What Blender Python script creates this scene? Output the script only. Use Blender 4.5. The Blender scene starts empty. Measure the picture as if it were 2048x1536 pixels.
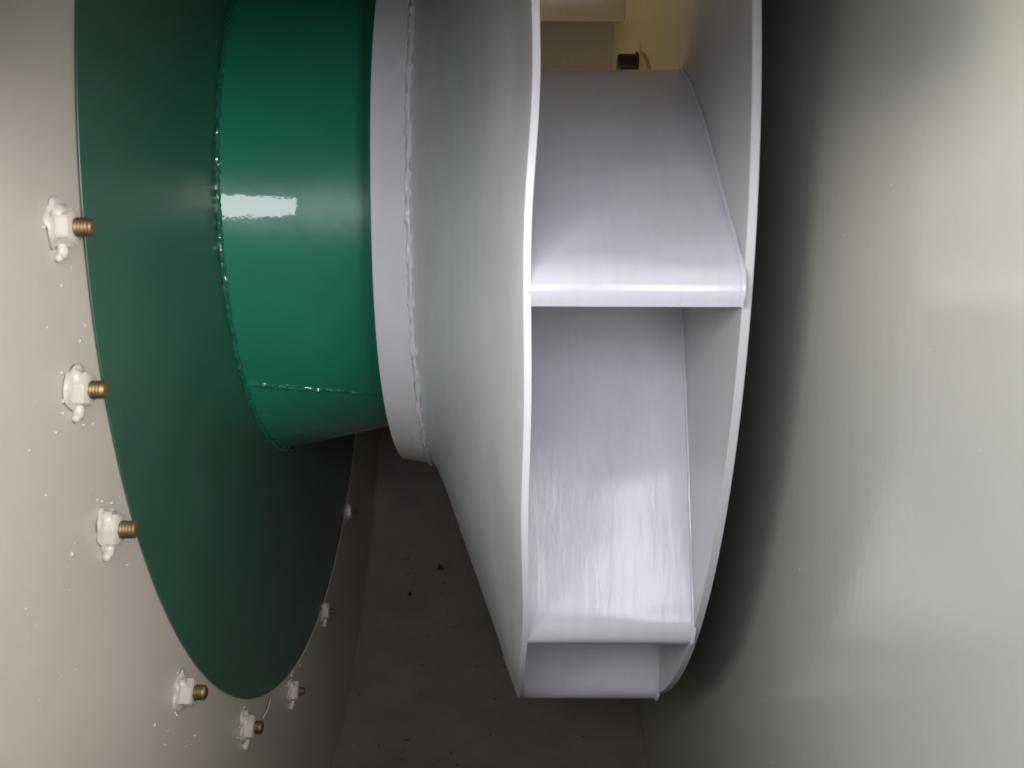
import bpy, bmesh, math, random
from mathutils import Vector, Matrix, noise
rnd = random.Random(7)
sc = bpy.context.scene
R = math.radians

# ------------------------------------------------------------------ camera
YC, ZC = 2.042, 0.4946            # fan shaft axis (runs along X)
yaw, pitch, roll = 0.0015, 0.0572, -0.0040
Rm = (Matrix.Rotation(yaw, 3, 'Z') @ Matrix.Rotation(pitch, 3, 'X') @ Matrix.Rotation(roll, 3, 'Y'))
cam_d = bpy.data.cameras.new('camera'); cam = bpy.data.objects.new('camera', cam_d)
sc.collection.objects.link(cam)
cam_d.sensor_width = 36.0; cam_d.lens = 36.0 * 1892.2 / 2048.0
cam_d.clip_start = 0.02; cam_d.clip_end = 200
m = Matrix.Identity(4)
for i in range(3):
    m[i][0] = Rm[i][0]; m[i][1] = Rm[i][2]; m[i][2] = -Rm[i][1]
cam.matrix_world = m
sc.camera = cam
cam_d.dof.use_dof = True; cam_d.dof.focus_distance = 1.6; cam_d.dof.aperture_fstop = 6.5

# ------------------------------------------------------------------ world, lamps, exposure
w = bpy.data.worlds.new('World'); sc.world = w; w.use_nodes = True
w.node_tree.nodes['Background'].inputs[0].default_value = (0.80, 0.86, 1.0, 1)
w.node_tree.nodes['Background'].inputs[1].default_value = 0.06

def area(name, loc, target, sx, sy, power, col, spread=180):
    l = bpy.data.lights.new(name, 'AREA'); l.shape = 'RECTANGLE'; l.size = sx; l.size_y = sy
    l.energy = power; l.color = col; l.spread = R(spread)
    o = bpy.data.objects.new(name, l); sc.collection.objects.link(o); o.location = loc
    d = (Vector(target) - Vector(loc)).normalized()
    o.rotation_euler = d.to_track_quat('-Z', 'Y').to_euler()
    return o
# daylight entering through the inspection opening the photograph was taken through
area('daylight_lamp', (-0.18, -0.14, 0.12), (-0.18, 1, 0.12), 0.52, 0.50, 8.2, (0.95, 0.95, 1.0))
area('daylight_lamp', (0.47, -0.14, 0.0), (0.47, 1, 0.0), 0.38, 0.62, 7.2, (0.95, 0.94, 1.0))
area('daylight_lamp', (-0.95, -0.16, 0.22), (0.35, 0.9, 0.12), 0.9, 0.40, 18.5, (1.0, 0.99, 0.96))
area('daylight_lamp', (0.92, -0.16, 0.24), (-0.5, 1.0, 0.12), 0.6, 0.40, 19, (1.0, 0.94, 0.86))
# yellowish room light falling in through the fan inlet (the open middle of the green cone)
area('inlet_room_lamp', (-0.66, YC, ZC + .02), (0.3, YC + .25, ZC + .2), 0.6, 0.6, 3.0, (1.0, 0.64, 0.20))
area('added_warm_lamp', (-0.75, -0.2, 0.20), (0.372, 0.66, 0.40), 0.25, 0.25, 0.35, (1.0, 0.84, 0.5), 36)  # added narrow lamp, yellows the top of the right wall
vs = sc.view_settings
vs.view_transform = 'Standard'; vs.look = 'None'; vs.gamma = 1.0; vs.exposure = 0.0
try: vs.use_curve_mapping = False
except Exception: pass

# ------------------------------------------------------------------ helpers
def tag(o, label=None, cat=None, group=None, kind=None):
    if label: o['label'] = label
    if cat: o['category'] = cat
    if group: o['group'] = group
    if kind: o['kind'] = kind
    return o
def empty(name, loc, label, cat, group=None):
    o = bpy.data.objects.new(name, None); sc.collection.objects.link(o)
    o.location = loc; o.empty_display_size = 0.05
    return tag(o, label, cat, group)
def obj(name, bm, mat, parent=None, smooth=True, ang=35):
    bmesh.ops.recalc_face_normals(bm, faces=bm.faces)
    me = bpy.data.meshes.new(name); bm.to_mesh(me); bm.free()
    me.materials.append(mat)
    for p in me.polygons: p.use_smooth = smooth
    if smooth:
        try: me.set_sharp_from_angle(angle=R(ang))
        except Exception: pass
    o = bpy.data.objects.new(name, me); sc.collection.objects.link(o)
    if parent: o.parent = parent
    return o
def pol(x, r, deg, oy=0.0, oz=0.0):     # angle 0 = towards the camera, 90 = down
    a = R(deg)
    return Vector((x, oy - r * math.cos(a), oz - r * math.sin(a)))
def revolve(profile, segs=256, closed=True, wob=None, a0=0.0, a1=360.0):
    bm = bmesh.new(); full = abs(a1 - a0 - 360) < 1e-6
    n = segs if full else segs + 1
    rings = []
    for i in range(n):
        a = a0 + (a1 - a0) * i / segs
        ring = []
        for k, (x, r) in enumerate(profile):
            dx, dr = wob(a, k) if wob else (0, 0)
            ring.append(bm.verts.new(pol(x + dx, r + dr, a)))
        rings.append(ring)
    kk = len(profile)
    for i in range(segs):
        A = rings[i]; B = rings[(i + 1) % n]
        for k in range(kk if closed else kk - 1):
            bm.faces.new((A[k], A[(k + 1) % kk], B[(k + 1) % kk], B[k]))
    if not full and closed:
        bm.faces.new(rings[0]); bm.faces.new(rings[-1])
    return bm
def tube(path, rad, sides=8, jitter=0.0, seed=0, cyclic=False, bm=None, flat=1.0):
    own = bm is None
    if own: bm = bmesh.new()
    n = len(path); rings = []
    for i, p in enumerate(path):
        p = Vector(p)
        a = Vector(path[(i - 1) % n]) if (cyclic or i > 0) else p
        b = Vector(path[(i + 1) % n]) if (cyclic or i < n - 1) else p
        t = (b - a).normalized()
        up = Vector((1, 0, 0)) if abs(t.x) < .8 else Vector((0, 0, 1))
        u = t.cross(up).normalized(); v = t.cross(u).normalized()
        rr = rad(i / max(1, n - 1)) if callable(rad) else rad
        ring = []
        for k in range(sides):
            an = 2 * math.pi * k / sides
            q = rr * (1 + jitter * noise.noise(Vector((i * .45 + seed, k * .6, seed * 3.1))))
            ring.append(bm.verts.new(p + u * math.cos(an) * q + v * math.sin(an) * q * flat))
        rings.append(ring)
    for i in range(n if cyclic else n - 1):
        A = rings[i]; B = rings[(i + 1) % n]
        for k in range(sides):
            bm.faces.new((A[k], A[(k + 1) % sides], B[(k + 1) % sides], B[k]))
    if not cyclic:
        bm.faces.new(rings[0]); bm.faces.new(list(reversed(rings[-1])))
    return bm
def blob(bm, c, rx, ry, rz, seed=0, sub=2, amp=0.25):
    r = bmesh.ops.create_icosphere(bm, subdivisions=sub, radius=1.0)
    for v in r['verts']:
        k = 1 + amp * noise.noise(v.co * 1.6 + Vector((seed * 2.3, seed, 0)))
        v.co = Vector((c[0] + v.co.x * rx * k, c[1] + v.co.y * ry * k, c[2] + v.co.z * rz * k))

def material(name, col, rough=0.4, metal=0.0, var=0.06, vscale=3.0, bump=0.0, bscale=150.0, bdist=0.002,
             streak=None, spec=0.5, rvar=0.0, coat=0.0, coat_r=.04, sheen=0.0, ring=False, specks=0.0, wave=0.0):
    mt = bpy.data.materials.new(name); mt.use_nodes = True
    nt = mt.node_tree; N = nt.nodes; L = nt.links
    b = N['Principled BSDF']
    b.inputs['Roughness'].default_value = rough; b.inputs['Metallic'].default_value = metal
    b.inputs['Specular IOR Level'].default_value = spec
    b.inputs['Coat Weight'].default_value = coat; b.inputs['Coat Roughness'].default_value = coat_r
    b.inputs['Sheen Weight'].default_value = sheen; b.inputs['Sheen Roughness'].default_value = .45
    tc = N.new('ShaderNodeTexCoord')
    if ring:
        sp = N.new('ShaderNodeSeparateXYZ'); L.new(tc.outputs['Object'], sp.inputs[0])
        cb = N.new('ShaderNodeCombineXYZ'); L.new(sp.outputs['Y'], cb.inputs[0]); L.new(sp.outputs['Z'], cb.inputs[1])
        ln = N.new('ShaderNodeVectorMath'); ln.operation = 'LENGTH'; L.new(cb.outputs[0], ln.inputs[0])
        at = N.new('ShaderNodeMath'); at.operation = 'ARCTAN2'; L.new(sp.outputs['Z'], at.inputs[0]); L.new(sp.outputs['Y'], at.inputs[1])
        am = N.new('ShaderNodeMath'); am.operation = 'MULTIPLY'; L.new(at.outputs[0], am.inputs[0]); am.inputs[1].default_value = .28
        c2 = N.new('ShaderNodeCombineXYZ'); L.new(ln.outputs['Value'], c2.inputs[0]); L.new(am.outputs[0], c2.inputs[1]); L.new(sp.outputs['X'], c2.inputs[2])
    nz = N.new('ShaderNodeTexNoise'); nz.inputs['Scale'].default_value = vscale; nz.inputs['Detail'].default_value = 6
    nz.inputs['Roughness'].default_value = 0.62
    src = c2.outputs[0] if ring else tc.outputs['Object']
    if streak:
        mp = N.new('ShaderNodeMapping'); mp.inputs['Scale'].default_value = streak
        L.new(src, mp.inputs['Vector']); L.new(mp.outputs['Vector'], nz.inputs['Vector'])
    else:
        L.new(src, nz.inputs['Vector'])
    cr = N.new('ShaderNodeMapRange'); cr.inputs['From Min'].default_value = .3; cr.inputs['From Max'].default_value = .7
    cr.inputs['To Min'].default_value = 1 - var; cr.inputs['To Max'].default_value = 1 + var
    L.new(nz.outputs['Fac'], cr.inputs['Value'])
    mx = N.new('ShaderNodeVectorMath'); mx.operation = 'SCALE'
    mx.inputs[0].default_value = col[:3]
    L.new(cr.outputs['Result'], mx.inputs['Scale'])
    out = mx.outputs['Vector']
    if specks > 0:
        n2 = N.new('ShaderNodeTexNoise'); n2.inputs['Scale'].default_value = 38; n2.inputs['Detail'].default_value = 2
        L.new(src, n2.inputs['Vector'])
        r2 = N.new('ShaderNodeMapRange'); r2.inputs['From Min'].default_value = .70; r2.inputs['From Max'].default_value = .76
        r2.inputs['To Min'].default_value = 1.0; r2.inputs['To Max'].default_value = 1 - specks
        L.new(n2.outputs['Fac'], r2.inputs['Value'])
        m2 = N.new('ShaderNodeVectorMath'); m2.operation = 'SCALE'
        L.new(out, m2.inputs[0]); L.new(r2.outputs['Result'], m2.inputs['Scale']); out = m2.outputs['Vector']
    L.new(out, b.inputs['Base Color'])
    if rvar > 0:
        rr = N.new('ShaderNodeMapRange'); rr.inputs['From Min'].default_value = .3; rr.inputs['From Max'].default_value = .7
        rr.inputs['To Min'].default_value = max(0, rough - rvar); rr.inputs['To Max'].default_value = rough + rvar
        L.new(nz.outputs['Fac'], rr.inputs['Value']); L.new(rr.outputs['Result'], b.inputs['Roughness'])
    last = None
    if bump > 0:
        bn = N.new('ShaderNodeTexNoise'); bn.inputs['Scale'].default_value = bscale; bn.inputs['Detail'].default_value = 3
        if streak: L.new(mp.outputs['Vector'], bn.inputs['Vector'])
        else: L.new(src, bn.inputs['Vector'])
        bp = N.new('ShaderNodeBump'); bp.inputs['Strength'].default_value = bump; bp.inputs['Distance'].default_value = bdist
        L.new(bn.outputs['Fac'], bp.inputs['Height']); last = bp
    if wave > 0:
        wn = N.new('ShaderNodeTexNoise'); wn.inputs['Scale'].default_value = 9; wn.inputs['Detail'].default_value = 2
        L.new(src, wn.inputs['Vector'])
        wb = N.new('ShaderNodeBump'); wb.inputs['Strength'].default_value = wave; wb.inputs['Distance'].default_value = .01
        L.new(wn.outputs['Fac'], wb.inputs['Height'])
        if last: L.new(last.outputs['Normal'], wb.inputs['Normal'])
        last = wb
    if last:
        L.new(last.outputs['Normal'], b.inputs['Normal'])
        if coat > 0: L.new(last.outputs['Normal'], b.inputs['Coat Normal'])
    return mt

M_wall_l = material('warm_lit_grey_paint', (.60, .55, .475), .38, var=.05, vscale=2.2, bump=.12, bscale=170, bdist=.0015, rvar=.06, wave=.04)  # warm bounced light put into the colour of the grey side wall
M_wall_r = material('light_grey_paint', (.48, .48, .445), .17, var=.04, vscale=2.0, bump=.20, bscale=75, bdist=.0016, rvar=.02, wave=.03)
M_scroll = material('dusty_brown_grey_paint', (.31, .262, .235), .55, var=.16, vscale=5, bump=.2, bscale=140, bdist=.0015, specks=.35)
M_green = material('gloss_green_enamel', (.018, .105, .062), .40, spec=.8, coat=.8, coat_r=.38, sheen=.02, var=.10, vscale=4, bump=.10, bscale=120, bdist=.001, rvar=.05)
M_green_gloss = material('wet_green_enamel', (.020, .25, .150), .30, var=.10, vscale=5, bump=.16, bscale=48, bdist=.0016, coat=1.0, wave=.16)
M_green_weld = material('green_weld', (.012, .17, .10), .2, var=.15, vscale=30, bump=.15, bscale=60, bdist=.001, coat=.8)
M_white = material('silver_white_paint', (.82, .80, .85), .24, var=.05, vscale=14, bump=.10, bscale=14, bdist=.0014, rvar=.06, ring=True)
M_shroud = material('grey_white_paint', (.755, .755, .785), .30, var=.06, vscale=16, bump=.05, bscale=14, bdist=.0012, rvar=.015, ring=True)
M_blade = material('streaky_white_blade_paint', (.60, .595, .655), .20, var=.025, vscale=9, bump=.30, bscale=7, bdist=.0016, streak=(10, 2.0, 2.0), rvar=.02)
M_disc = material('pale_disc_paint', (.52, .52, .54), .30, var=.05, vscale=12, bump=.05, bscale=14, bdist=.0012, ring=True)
M_nut = material('thick_cream_paint', (.62, .58, .52), .30, var=.06, vscale=20, bump=.4, bscale=60, bdist=.002)
M_brass = material('yellow_zinc_thread', (.36, .28, .15), .52, metal=1.0, var=.15, vscale=60)
M_dark = material('black_oxide_steel', (.035, .035, .04), .35, metal=.4, var=.2, vscale=30)
M_dirt = material('dark_dirt', (.05, .04, .03), .9, var=.4, vscale=50)
M_warm = material('dusty_yellow_grey_paint', (.36, .33, .26), .45, var=.12, vscale=6, bump=.1, bscale=100)

# ------------------------------------------------------------------ fan housing
XL, XR, RS = -0.4920, 0.372, 1.505
housing = empty('fan_housing', (0, YC, ZC), 'painted steel volute housing with light grey side walls, one coloured with warm light, around the fan wheel', 'fan housing')
def side_plate(x0, x1, mat, lab, hole=0.0):
    prof = [(x0, RS + .05), (x1, RS + .05), (x1, max(hole, .002)), (x0, max(hole, .002))]
    o = obj('side_plate', revolve(prof, 180), mat, housing); o['label'] = lab
    return o
side_plate(XL - .012, XL, M_wall_l, 'light grey side plate, warm light in its colour, carrying the green inlet cone', .50)
side_plate(XR, XR + .012, M_wall_r, 'plain glossy light grey side plate behind the back disc')
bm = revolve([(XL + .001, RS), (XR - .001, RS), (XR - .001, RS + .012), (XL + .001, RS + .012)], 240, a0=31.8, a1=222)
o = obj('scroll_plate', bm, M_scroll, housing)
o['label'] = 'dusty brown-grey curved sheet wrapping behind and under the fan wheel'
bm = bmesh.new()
for xa, xb, ae in ((XL + .001, .13, 368.6), (.13, .30, 363.5), (.30, XR - .001, 368.6)):  # unseen front sheet, edge and notch shaped to shade and pass light
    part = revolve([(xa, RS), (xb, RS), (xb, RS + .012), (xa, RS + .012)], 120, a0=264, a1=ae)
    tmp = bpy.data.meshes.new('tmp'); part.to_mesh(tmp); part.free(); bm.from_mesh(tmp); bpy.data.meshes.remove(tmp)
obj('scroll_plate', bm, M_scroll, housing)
# seam welds between the scroll and the two side plates
for xx in (XL + .003, XR - .003):
    path = [pol(xx, RS - .001, a) for a in [40 + i * .5 for i in range(362)]]
    obj('corner_seam', tube(path, .0045, 6, .5, 3), M_scroll, housing)

# ------------------------------------------------------------------ green inlet cone
XA, RA, RB = -0.4882, 1.0127, 0.519
XN, RN = -0.225, 0.461
cone = empty('inlet_cone', (0, YC, ZC), 'glossy green painted inlet cone with wide round flange on the left wall', 'inlet cone')
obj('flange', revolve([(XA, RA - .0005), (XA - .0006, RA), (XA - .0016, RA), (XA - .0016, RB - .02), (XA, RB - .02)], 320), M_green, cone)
prof = []
for i in range(15):
    t = i / 14; prof.append((XA - .001 + (XN - XA) * t, RB + (RN - RB) * t))
for i in range(15):
    t = 1 - i / 14; prof.append((XA - .001 + (XN - XA) * t, RB - .008 + (RN - RB) * t))
def wobn(a, k):
    v = noise.noise(Vector((math.cos(R(a)) * 2.2, math.sin(R(a)) * 2.2, k * .12)))
    return 0, v * .0016
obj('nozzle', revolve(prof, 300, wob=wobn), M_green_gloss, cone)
path = [pol(XA + .002, RB + .003 + .0025 * noise.noise(Vector((a * .25, 0, 1))), a) for a in [i * .42 for i in range(857)]]
obj('weld_bead', tube(path, .0046, 10, .75, 1, cyclic=True), M_green_weld, cone)
def nz_r(x): return RB + (RN - RB) * (x - XA) / (XN - XA)
seam = []
for i in range(70):
    t = i / 69; x = -.486 + .262 * t
    ang = 50.3 + 12.5 * t ** 1.15
    seam.append(pol(x, nz_r(x) + .001, ang))
o = obj('seam_weld', tube(seam, lambda t: .0042 - .0016 * t, 8, 1.0, 5), M_green_weld, cone)
# pale sealing lip showing behind the flange edge
o = obj('sealing_lip', tube([pol(XL + .0016, RA + .011, 96 + i * .6) for i in range(150)], .0022, 6, .4, 2), M_nut, cone)

# ------------------------------------------------------------------ fan wheel
XC, RC, XD, RD = -0.2344, 0.5396, -0.1742, 0.5462
XE, RE, XF = 0.0222, 1.009, 0.2776
wheel = empty('fan_wheel', (0, YC, ZC), 'white painted centrifugal fan wheel with curved blades between a conical shroud and a back disc', 'fan wheel')
def wobc(a, k):
    return .0012 * math.sin(R(a * 5 + 40)), .0008 * math.sin(R(a * 3))
prof = [(XC, RC - .001), (XC + .0015, RC + .001), (XD - .003, RD + .004), (XD, RD + .002), (XD, RD - .014), (XC, RC - .012)]
obj('inlet_collar', revolve(prof, 300, wob=wobc), M_white, wheel)
# shroud profile (outer skin)
SP = [(XD - .002, RD - .006), (XD + .010, RD + .006), (XD + .022, RD + .025), (XD + .038, RD + .062)]
x1, r1 = SP[-1]
for i in range(1, 13):
    t = i / 12; SP.append((x1 + (.012 - x1) * t, r1 + (RE - .003 - r1) * t))
def cone_x(r):
    for (a, b), (c, d) in zip(SP[:-1], SP[1:]):
        if b <= r <= d: return a + (c - a) * (r - b) / (d - b)
    return SP[-1][0] if r > SP[-1][1] else SP[0][0]
prof = SP + [(.0135, RE), (XE, RE), (XE + .0005, RE - .006)] + [(x + .010, r - .006) for x, r in reversed(SP)]
nS = len(SP)
def wobs(a, k):
    edge = 1.0 if nS - 3 <= k <= nS + 5 else 0.0
    aa = a if a < 180 else a - 360
    q = min(1, max(0, (15 - aa) / 11)); q = q * q * (3 - 2 * q) * math.exp(-(min(0, aa + 4) / 14) ** 2)
    return edge * (.0052 * q - .001 + .0010 * math.sin(R(a * 8 + 60)) + .0014 * math.sin(R(a * 17))), 0
obj('shroud', revolve(prof, 360, wob=wobs), M_shroud, wheel)
path = [pol(XD + .003, RD + .0035, i * .6) for i in range(600)]
obj('collar_weld', tube(path, .0045, 8, .9, 9, cyclic=True), M_white, wheel)
prof = [(XF - .011, 1.0 - .001), (XF - .010, 1.0), (XF - .001, 1.0), (XF, 1.0 - .001), (XF, .08), (XF - .011, .08)]
def wobf(a, k): return .0012 * math.sin(R(a * 3 + 70)), 0
obj('back_disc', revolve(prof, 360, wob=wobf), M_disc, wheel)
# blades: section in the plane across the shaft, taken from the tip inwards (for the blade whose tip is at 52.7 deg)
sec = [(1.438, -.3080), (1.422, -.3015), (1.4125, -.289), (1.4080, -.275), (1.4088, -.255), (1.4125, -.228), (1.4210, -.175), (1.4295, -.12), (1.436, -.065),
       (1.445, -.005), (1.456, .06), (1.472, .125), (1.490, .19), (1.508, .24), (1.522, .268)]
def catmull(P, n=4):
    out = []
    for i in range(len(P) - 1):
        p0 = Vector(P[max(i - 1, 0)]); p1 = Vector(P[i]); p2 = Vector(P[i + 1]); p3 = Vector(P[min(i + 2, len(P) - 1)])
        for k in range(n):
            t = k / n
            out.append(.5 * ((2 * p1) + (p2 - p0) * t + (2 * p0 - 5 * p1 + 4 * p2 - p3) * t * t + (3 * p1 - p0 - 3 * p2 + p3) * t ** 3))
    out.append(Vector(P[-1])); return out
sec = [Vector((y - YC, z - ZC)) for y, z in catmull(sec, 3)]
TH = .0085
def make_blade():
    bm = bmesh.new(); n = len(sec); NX = 10
    front = []; back = []
    for i, p in enumerate(sec):
        a = sec[max(i - 1, 0)]; b = sec[min(i + 1, n - 1)]
        t = (b - a).normalized(); nn = Vector((t.y, -t.x))        # away from the camera side
        q = p + (nn if nn.x > 0 else -nn) * TH
        r = p.length; xl = cone_x(min(r, 1.0)) + .006; xr = XF - .0105
        fr = []; bk = []
        for k in range(NX + 1):
            s = k / NX; x = xl + (xr - xl) * s
            dn = .0012 * noise.noise(Vector((x * 9, i * .3, 2)))
            fr.append(bm.verts.new((x, p.x + dn, p.y))); bk.append(bm.verts.new((x, q.x + dn, q.y)))
        front.append(fr); back.append(bk)
    for i in range(n - 1):
        for k in range(NX):
            bm.faces.new((front[i][k], front[i][k + 1], front[i + 1][k + 1], front[i + 1][k]))
            bm.faces.new((back[i][k], back[i + 1][k], back[i + 1][k + 1], back[i][k + 1]))
        bm.faces.new((front[i][0], front[i + 1][0], back[i + 1][0], back[i][0]))
        bm.faces.new((front[i][NX], back[i][NX], back[i + 1][NX], front[i + 1][NX]))
    for i in (0, n - 1):
        for k in range(NX):
            bm.faces.new((front[i][k], back[i][k], back[i][k + 1], front[i][k + 1]))
    return bm
def edge_weld_path():
    return [Vector((XF - .0115, p.x - .001, p.y)) for p in sec]
blade0 = obj('blade', make_blade(), M_blade, wheel, ang=50)
weld0 = obj('blade_weld', tube(edge_weld_path(), .0032, 10, .35, 4), M_blade, blade0)
tips = [52.7, 19.5, 75.5]
tips += [19.5 - 34.3 * k for k in range(1, 9)]
for i, a in enumerate(tips):
    if i == 0: continue
    b = blade0.copy(); sc.collection.objects.link(b); b.parent = wheel
    b.rotation_euler = (R(a - 52.7), 0, 0)
    c = weld0.copy(); sc.collection.objects.link(c); c.parent = b
# hub and its fixings
hub = obj('hub', revolve([(XF - .20, .10), (XF - .018, .10), (XF - .018, .325), (XF - .0115, .33), (XF - .0115, .05), (XF - .20, .05)], 96), M_warm, wheel)
for k in range(8):
    a = -75 + 45 * k
    bm = bmesh.new()
    c = pol(0, .303, a)
    segs = 20
    pr = [(XF - .018, .0001), (XF - .018, .030), (XF - .022, .030), (XF - .024, .026), (XF - .056, .026), (XF - .060, .023), (XF - .060, .0001)]
    rings = []
    for i in range(segs):
        t = 2 * math.pi * i / segs
        rings.append([bm.verts.new((x, c.y + r * math.cos(t), c.z + r * math.sin(t))) for x, r in pr])
    for i in range(segs):
        A = rings[i]; B = rings[(i + 1) % segs]
        for q in range(len(pr) - 1): bm.faces.new((A[q], A[q + 1], B[q + 1], B[q]))
    obj('hub_bolt', bm, M_dark, hub)
shaft = obj('shaft', revolve([(XF - .30, .0), (XF - .30, .048), (XR + .01, .048), (XR + .01, .0)], 48, closed=False), M_dark, wheel)

# ------------------------------------------------------------------ bolts round the inlet flange
def hexnut(x0, x1, rad, rot):
    bm = bmesh.new(); rows = []
    for x, s in ((x0, 1.0), (x1 - .003, 1.0), (x1 - .001, .96), (x1, .88)):
        rows.append([bm.verts.new((x, rad * s * math.cos(R(60 * k + rot)), rad * s * math.sin(R(60 * k + rot)))) for k in range(6)])
    for A, B in zip(rows[:-1], rows[1:]):
        for k in range(6): bm.faces.new((A[k], A[(k + 1) % 6], B[(k + 1) % 6], B[k]))
    bm.faces.new(rows[0]); bm.faces.new(rows[-1])
    bmesh.ops.bevel(bm, geom=[e for e in bm.edges], offset=.0012, segments=2, affect='EDGES')
    return bm
def thread(x0, x1, rad):
    prof = [(x0, .0002)]; x = x0; pitch_ = .0036
    while x < x1 - .003:
        prof += [(x, rad * .84), (x + pitch_ * .5, rad)]; x += pitch_
    prof += [(x1 - .002, rad * .9), (x1, rad * .72), (x1 + .0004, .0002)]
    bm = bmesh.new(); rings = []
    for i in range(24):
        t = 2 * math.pi * i / 24
        rings.append([bm.verts.new((a, r * math.cos(t), r * math.sin(t))) for a, r in prof])
    for i in range(24):
        A = rings[i]; B = rings[(i + 1) % 24]
        for q in range(len(prof) - 1): bm.faces.new((A[q], A[q + 1], B[q + 1], B[q]))
    return bm
BG = 'painted nuts on studs around the green flange'
# angle, radius, nut half-width, nut height, stud length, stud radius, hex turn, drip, label
bolts = [
 (14.6, 1.069, .0215, .020, .022, .0115, 8, 1, 'cream painted nut and stud at the left flange edge, highest and haziest of the row'),
 (24.2, 1.079, .0205, .019, .020, .0115, 20, 1, 'cream painted nut and stud second from the top on the left of the green flange'),
 (34.2, 1.079, .0210, .019, .022, .0120, 27, 1, 'cream painted nut with long bright brass thread overlapping the lower left flange edge'),
 (54.7, 1.069, .0215, .022, .020, .0125, 3, 0, 'white painted nut with golden thread just left of the flange bottom, clear of the green'),
 (75.0, 1.062, .0225, .021, .016, .0130, 0, 1, 'lowest painted nut, under the flange bottom, with copper brown stud and paint drip'),
 (94.7, 1.059, .0225, .020, .015, .0095, 0, 1, 'dull mauve painted nut with small golden stud right of the flange bottom'),
 (115.2, 1.045, .0220, .017, .015, .0070, 0, 1, 'small bright nut at the right flange edge beside the dark housing corner'),
 (137.0, 1.045, .0210, .017, .015, .0080, 0, 0, 'dim far nut at the right flange edge, highest on the shadowed side'),
]
for i, (a, r, nr, nh, sl, sr, hx, drip, lab) in enumerate(bolts):
    c = pol(XL, r, a, YC, ZC)
    t = empty('flange_bolt', c, lab, 'bolt', BG)
    bm = hexnut(.001, nh, nr, hx + 30)
    obj('nut', bm, M_nut, t, ang=40)
    obj('stud', thread(nh - .003, nh + sl * .86, sr * .92), M_brass, t, ang=25)
    bm = bmesh.new()
    blob(bm, (.002, -.004, .004), .007, nr * 1.15, nr * 1.2, i, 3, .5)
    blob(bm, (.007, -.010, .012), .007, nr * .45, nr * .55, i + 9, 2, .5)
    if drip:
        blob(bm, (.005, .002, -nr * 1.15), .0065, .007, .011, i + 20, 2, .3)
        blob(bm, (.004, -.002, -nr * 1.55), .005, .005, .006, i + 30, 2, .3)
    for k in range(5):
        an = rnd.uniform(0, 6.28); q = nr * rnd.uniform(1.2, 1.9)
        blob(bm, (.001, q * math.cos(an), q * math.sin(an)), .002, .0025, .0025, k + i * 7, 1, .3)
    obj('paint_blob', bm, M_nut, t, ang=80)

# ------------------------------------------------------------------ dried paint specks and grit
bm = bmesh.new()
def on_plane(u, v, X):
    d = Rm @ Vector(((u - 1024) / 1892.2, 1, -(v - 768) / 1892.2))
    return d * (X / d.x)
for u, v in [(143, 535), (123, 572), (171, 652), (160, 682), (168, 850), (186, 848), (112, 865), (95, 655), (92, 990), (195, 1000),
             (205, 1100), (255, 1130), (145, 1108), (390, 1472), (375, 1482), (336, 1462), (372, 1493), (52, 1218), (240, 995), (236, 1006),
             (330, 1490), (310, 1450), (140, 1180), (60, 900)]:
    p = on_plane(u, v, XL)
    s = rnd.uniform(.0013, .0032)
    blob(bm, (p.x, p.y - YC, p.z - ZC), s * .7, s * rnd.uniform(.7, 1.6), s * rnd.uniform(.7, 1.3), u, 1, .3)
for k in range(90):
    a = rnd.uniform(2, 70); r = rnd.uniform(1.06, 1.4)
    p = pol(XL, r, a); s = rnd.uniform(.0005, .0011)
    blob(bm, p, s * .6, s, s, k, 1, .3)
p0 = on_plane(538, 1396, XL); p1 = on_plane(522, 1438, XL)
off = Vector((.003, -YC, -ZC))
tube([p0 + off, (p0 + p1) / 2 + off + Vector((.004, 0, .002)), p1 + off], .0016, 6, bm=bm)
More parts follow.
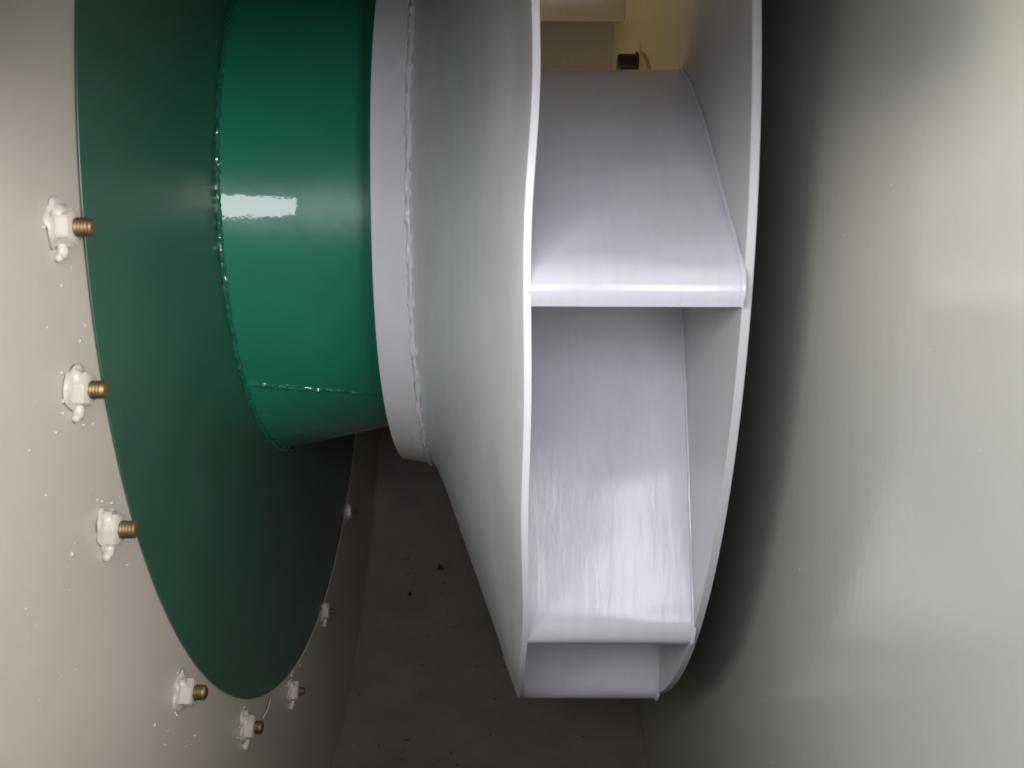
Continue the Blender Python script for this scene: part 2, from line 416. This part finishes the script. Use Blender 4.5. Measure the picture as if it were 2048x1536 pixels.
for u, v in [(668, 1140), (660, 1180), (600, 1330), (583, 1350)]:
    p = on_plane(u, v, XL); blob(bm, (p.x, p.y - YC, p.z - ZC), .003, .008, .006, u, 1, .5)
o = obj('paint_specks', bm, M_nut, housing, ang=80); o['label'] = 'dried drops of cream paint spattered on the side plate'; o['kind'] = 'stuff'
bm = bmesh.new()
for u, v in [(1660, 152), (1608, 358), (1752, 253), (1782, 370), (1865, 108), (1600, 1138), (1530, 1362), (1531, 1402), (1508, 1068),
             (1545, 1525), (1960, 900), (1800, 892), (1860, 700), (1848, 300), (1690, 470)]:
    p = on_plane(u, v, XR); s = rnd.uniform(.0009, .0014)
    blob(bm, (p.x, p.y - YC, p.z - ZC), s * .8, s, s, u, 1, .3)
o = obj('paint_specks', bm, M_nut, housing, ang=80); o['label'] = 'tiny raised paint grains on the light grey side plate'; o['kind'] = 'stuff'

def on_scroll(u, v):
    d = Rm @ Vector(((u - 1024) / 1892.2, 1, -(v - 768) / 1892.2))
    A = d.y ** 2 + d.z ** 2; B = -2 * (d.y * YC + d.z * ZC); Cc = YC ** 2 + ZC ** 2 - (RS - .001) ** 2
    t = (-B + math.sqrt(B * B - 4 * A * Cc)) / 2 / A
    return d * t
def chip(u, v, s, lab):
    p = on_scroll(u, v); bm = bmesh.new()
    blob(bm, (0, 0, 0), s, s * .35, s * 1.3, u, 2, .9)
    o = obj('dirt_flake', bm, M_dirt, None, ang=60); o.location = p
    tag(o, lab, 'dirt flake', 'dirt flakes on the scroll sheet')
chip(880, 1137, .012, 'larger brown dirt flake on the dark scroll sheet left of the fan wheel')
chip(820, 1189, .008, 'small dark dirt flake on the scroll sheet, below and left of the larger one')
bm = bmesh.new()
gc = on_scroll(800, 1350)
for k in range(60):
    u = rnd.uniform(690, 1260); v = rnd.uniform(1000, 1530)
    p = on_scroll(u, v) - gc; s = rnd.uniform(.0015, .0036)
    blob(bm, p, s, s * .6, s, k, 1, .5)
o = obj('grit', bm, M_dirt, None, ang=60); o.location = gc
tag(o, 'fine dark grit scattered over the brown-grey scroll sheet', 'grit', None, 'stuff')
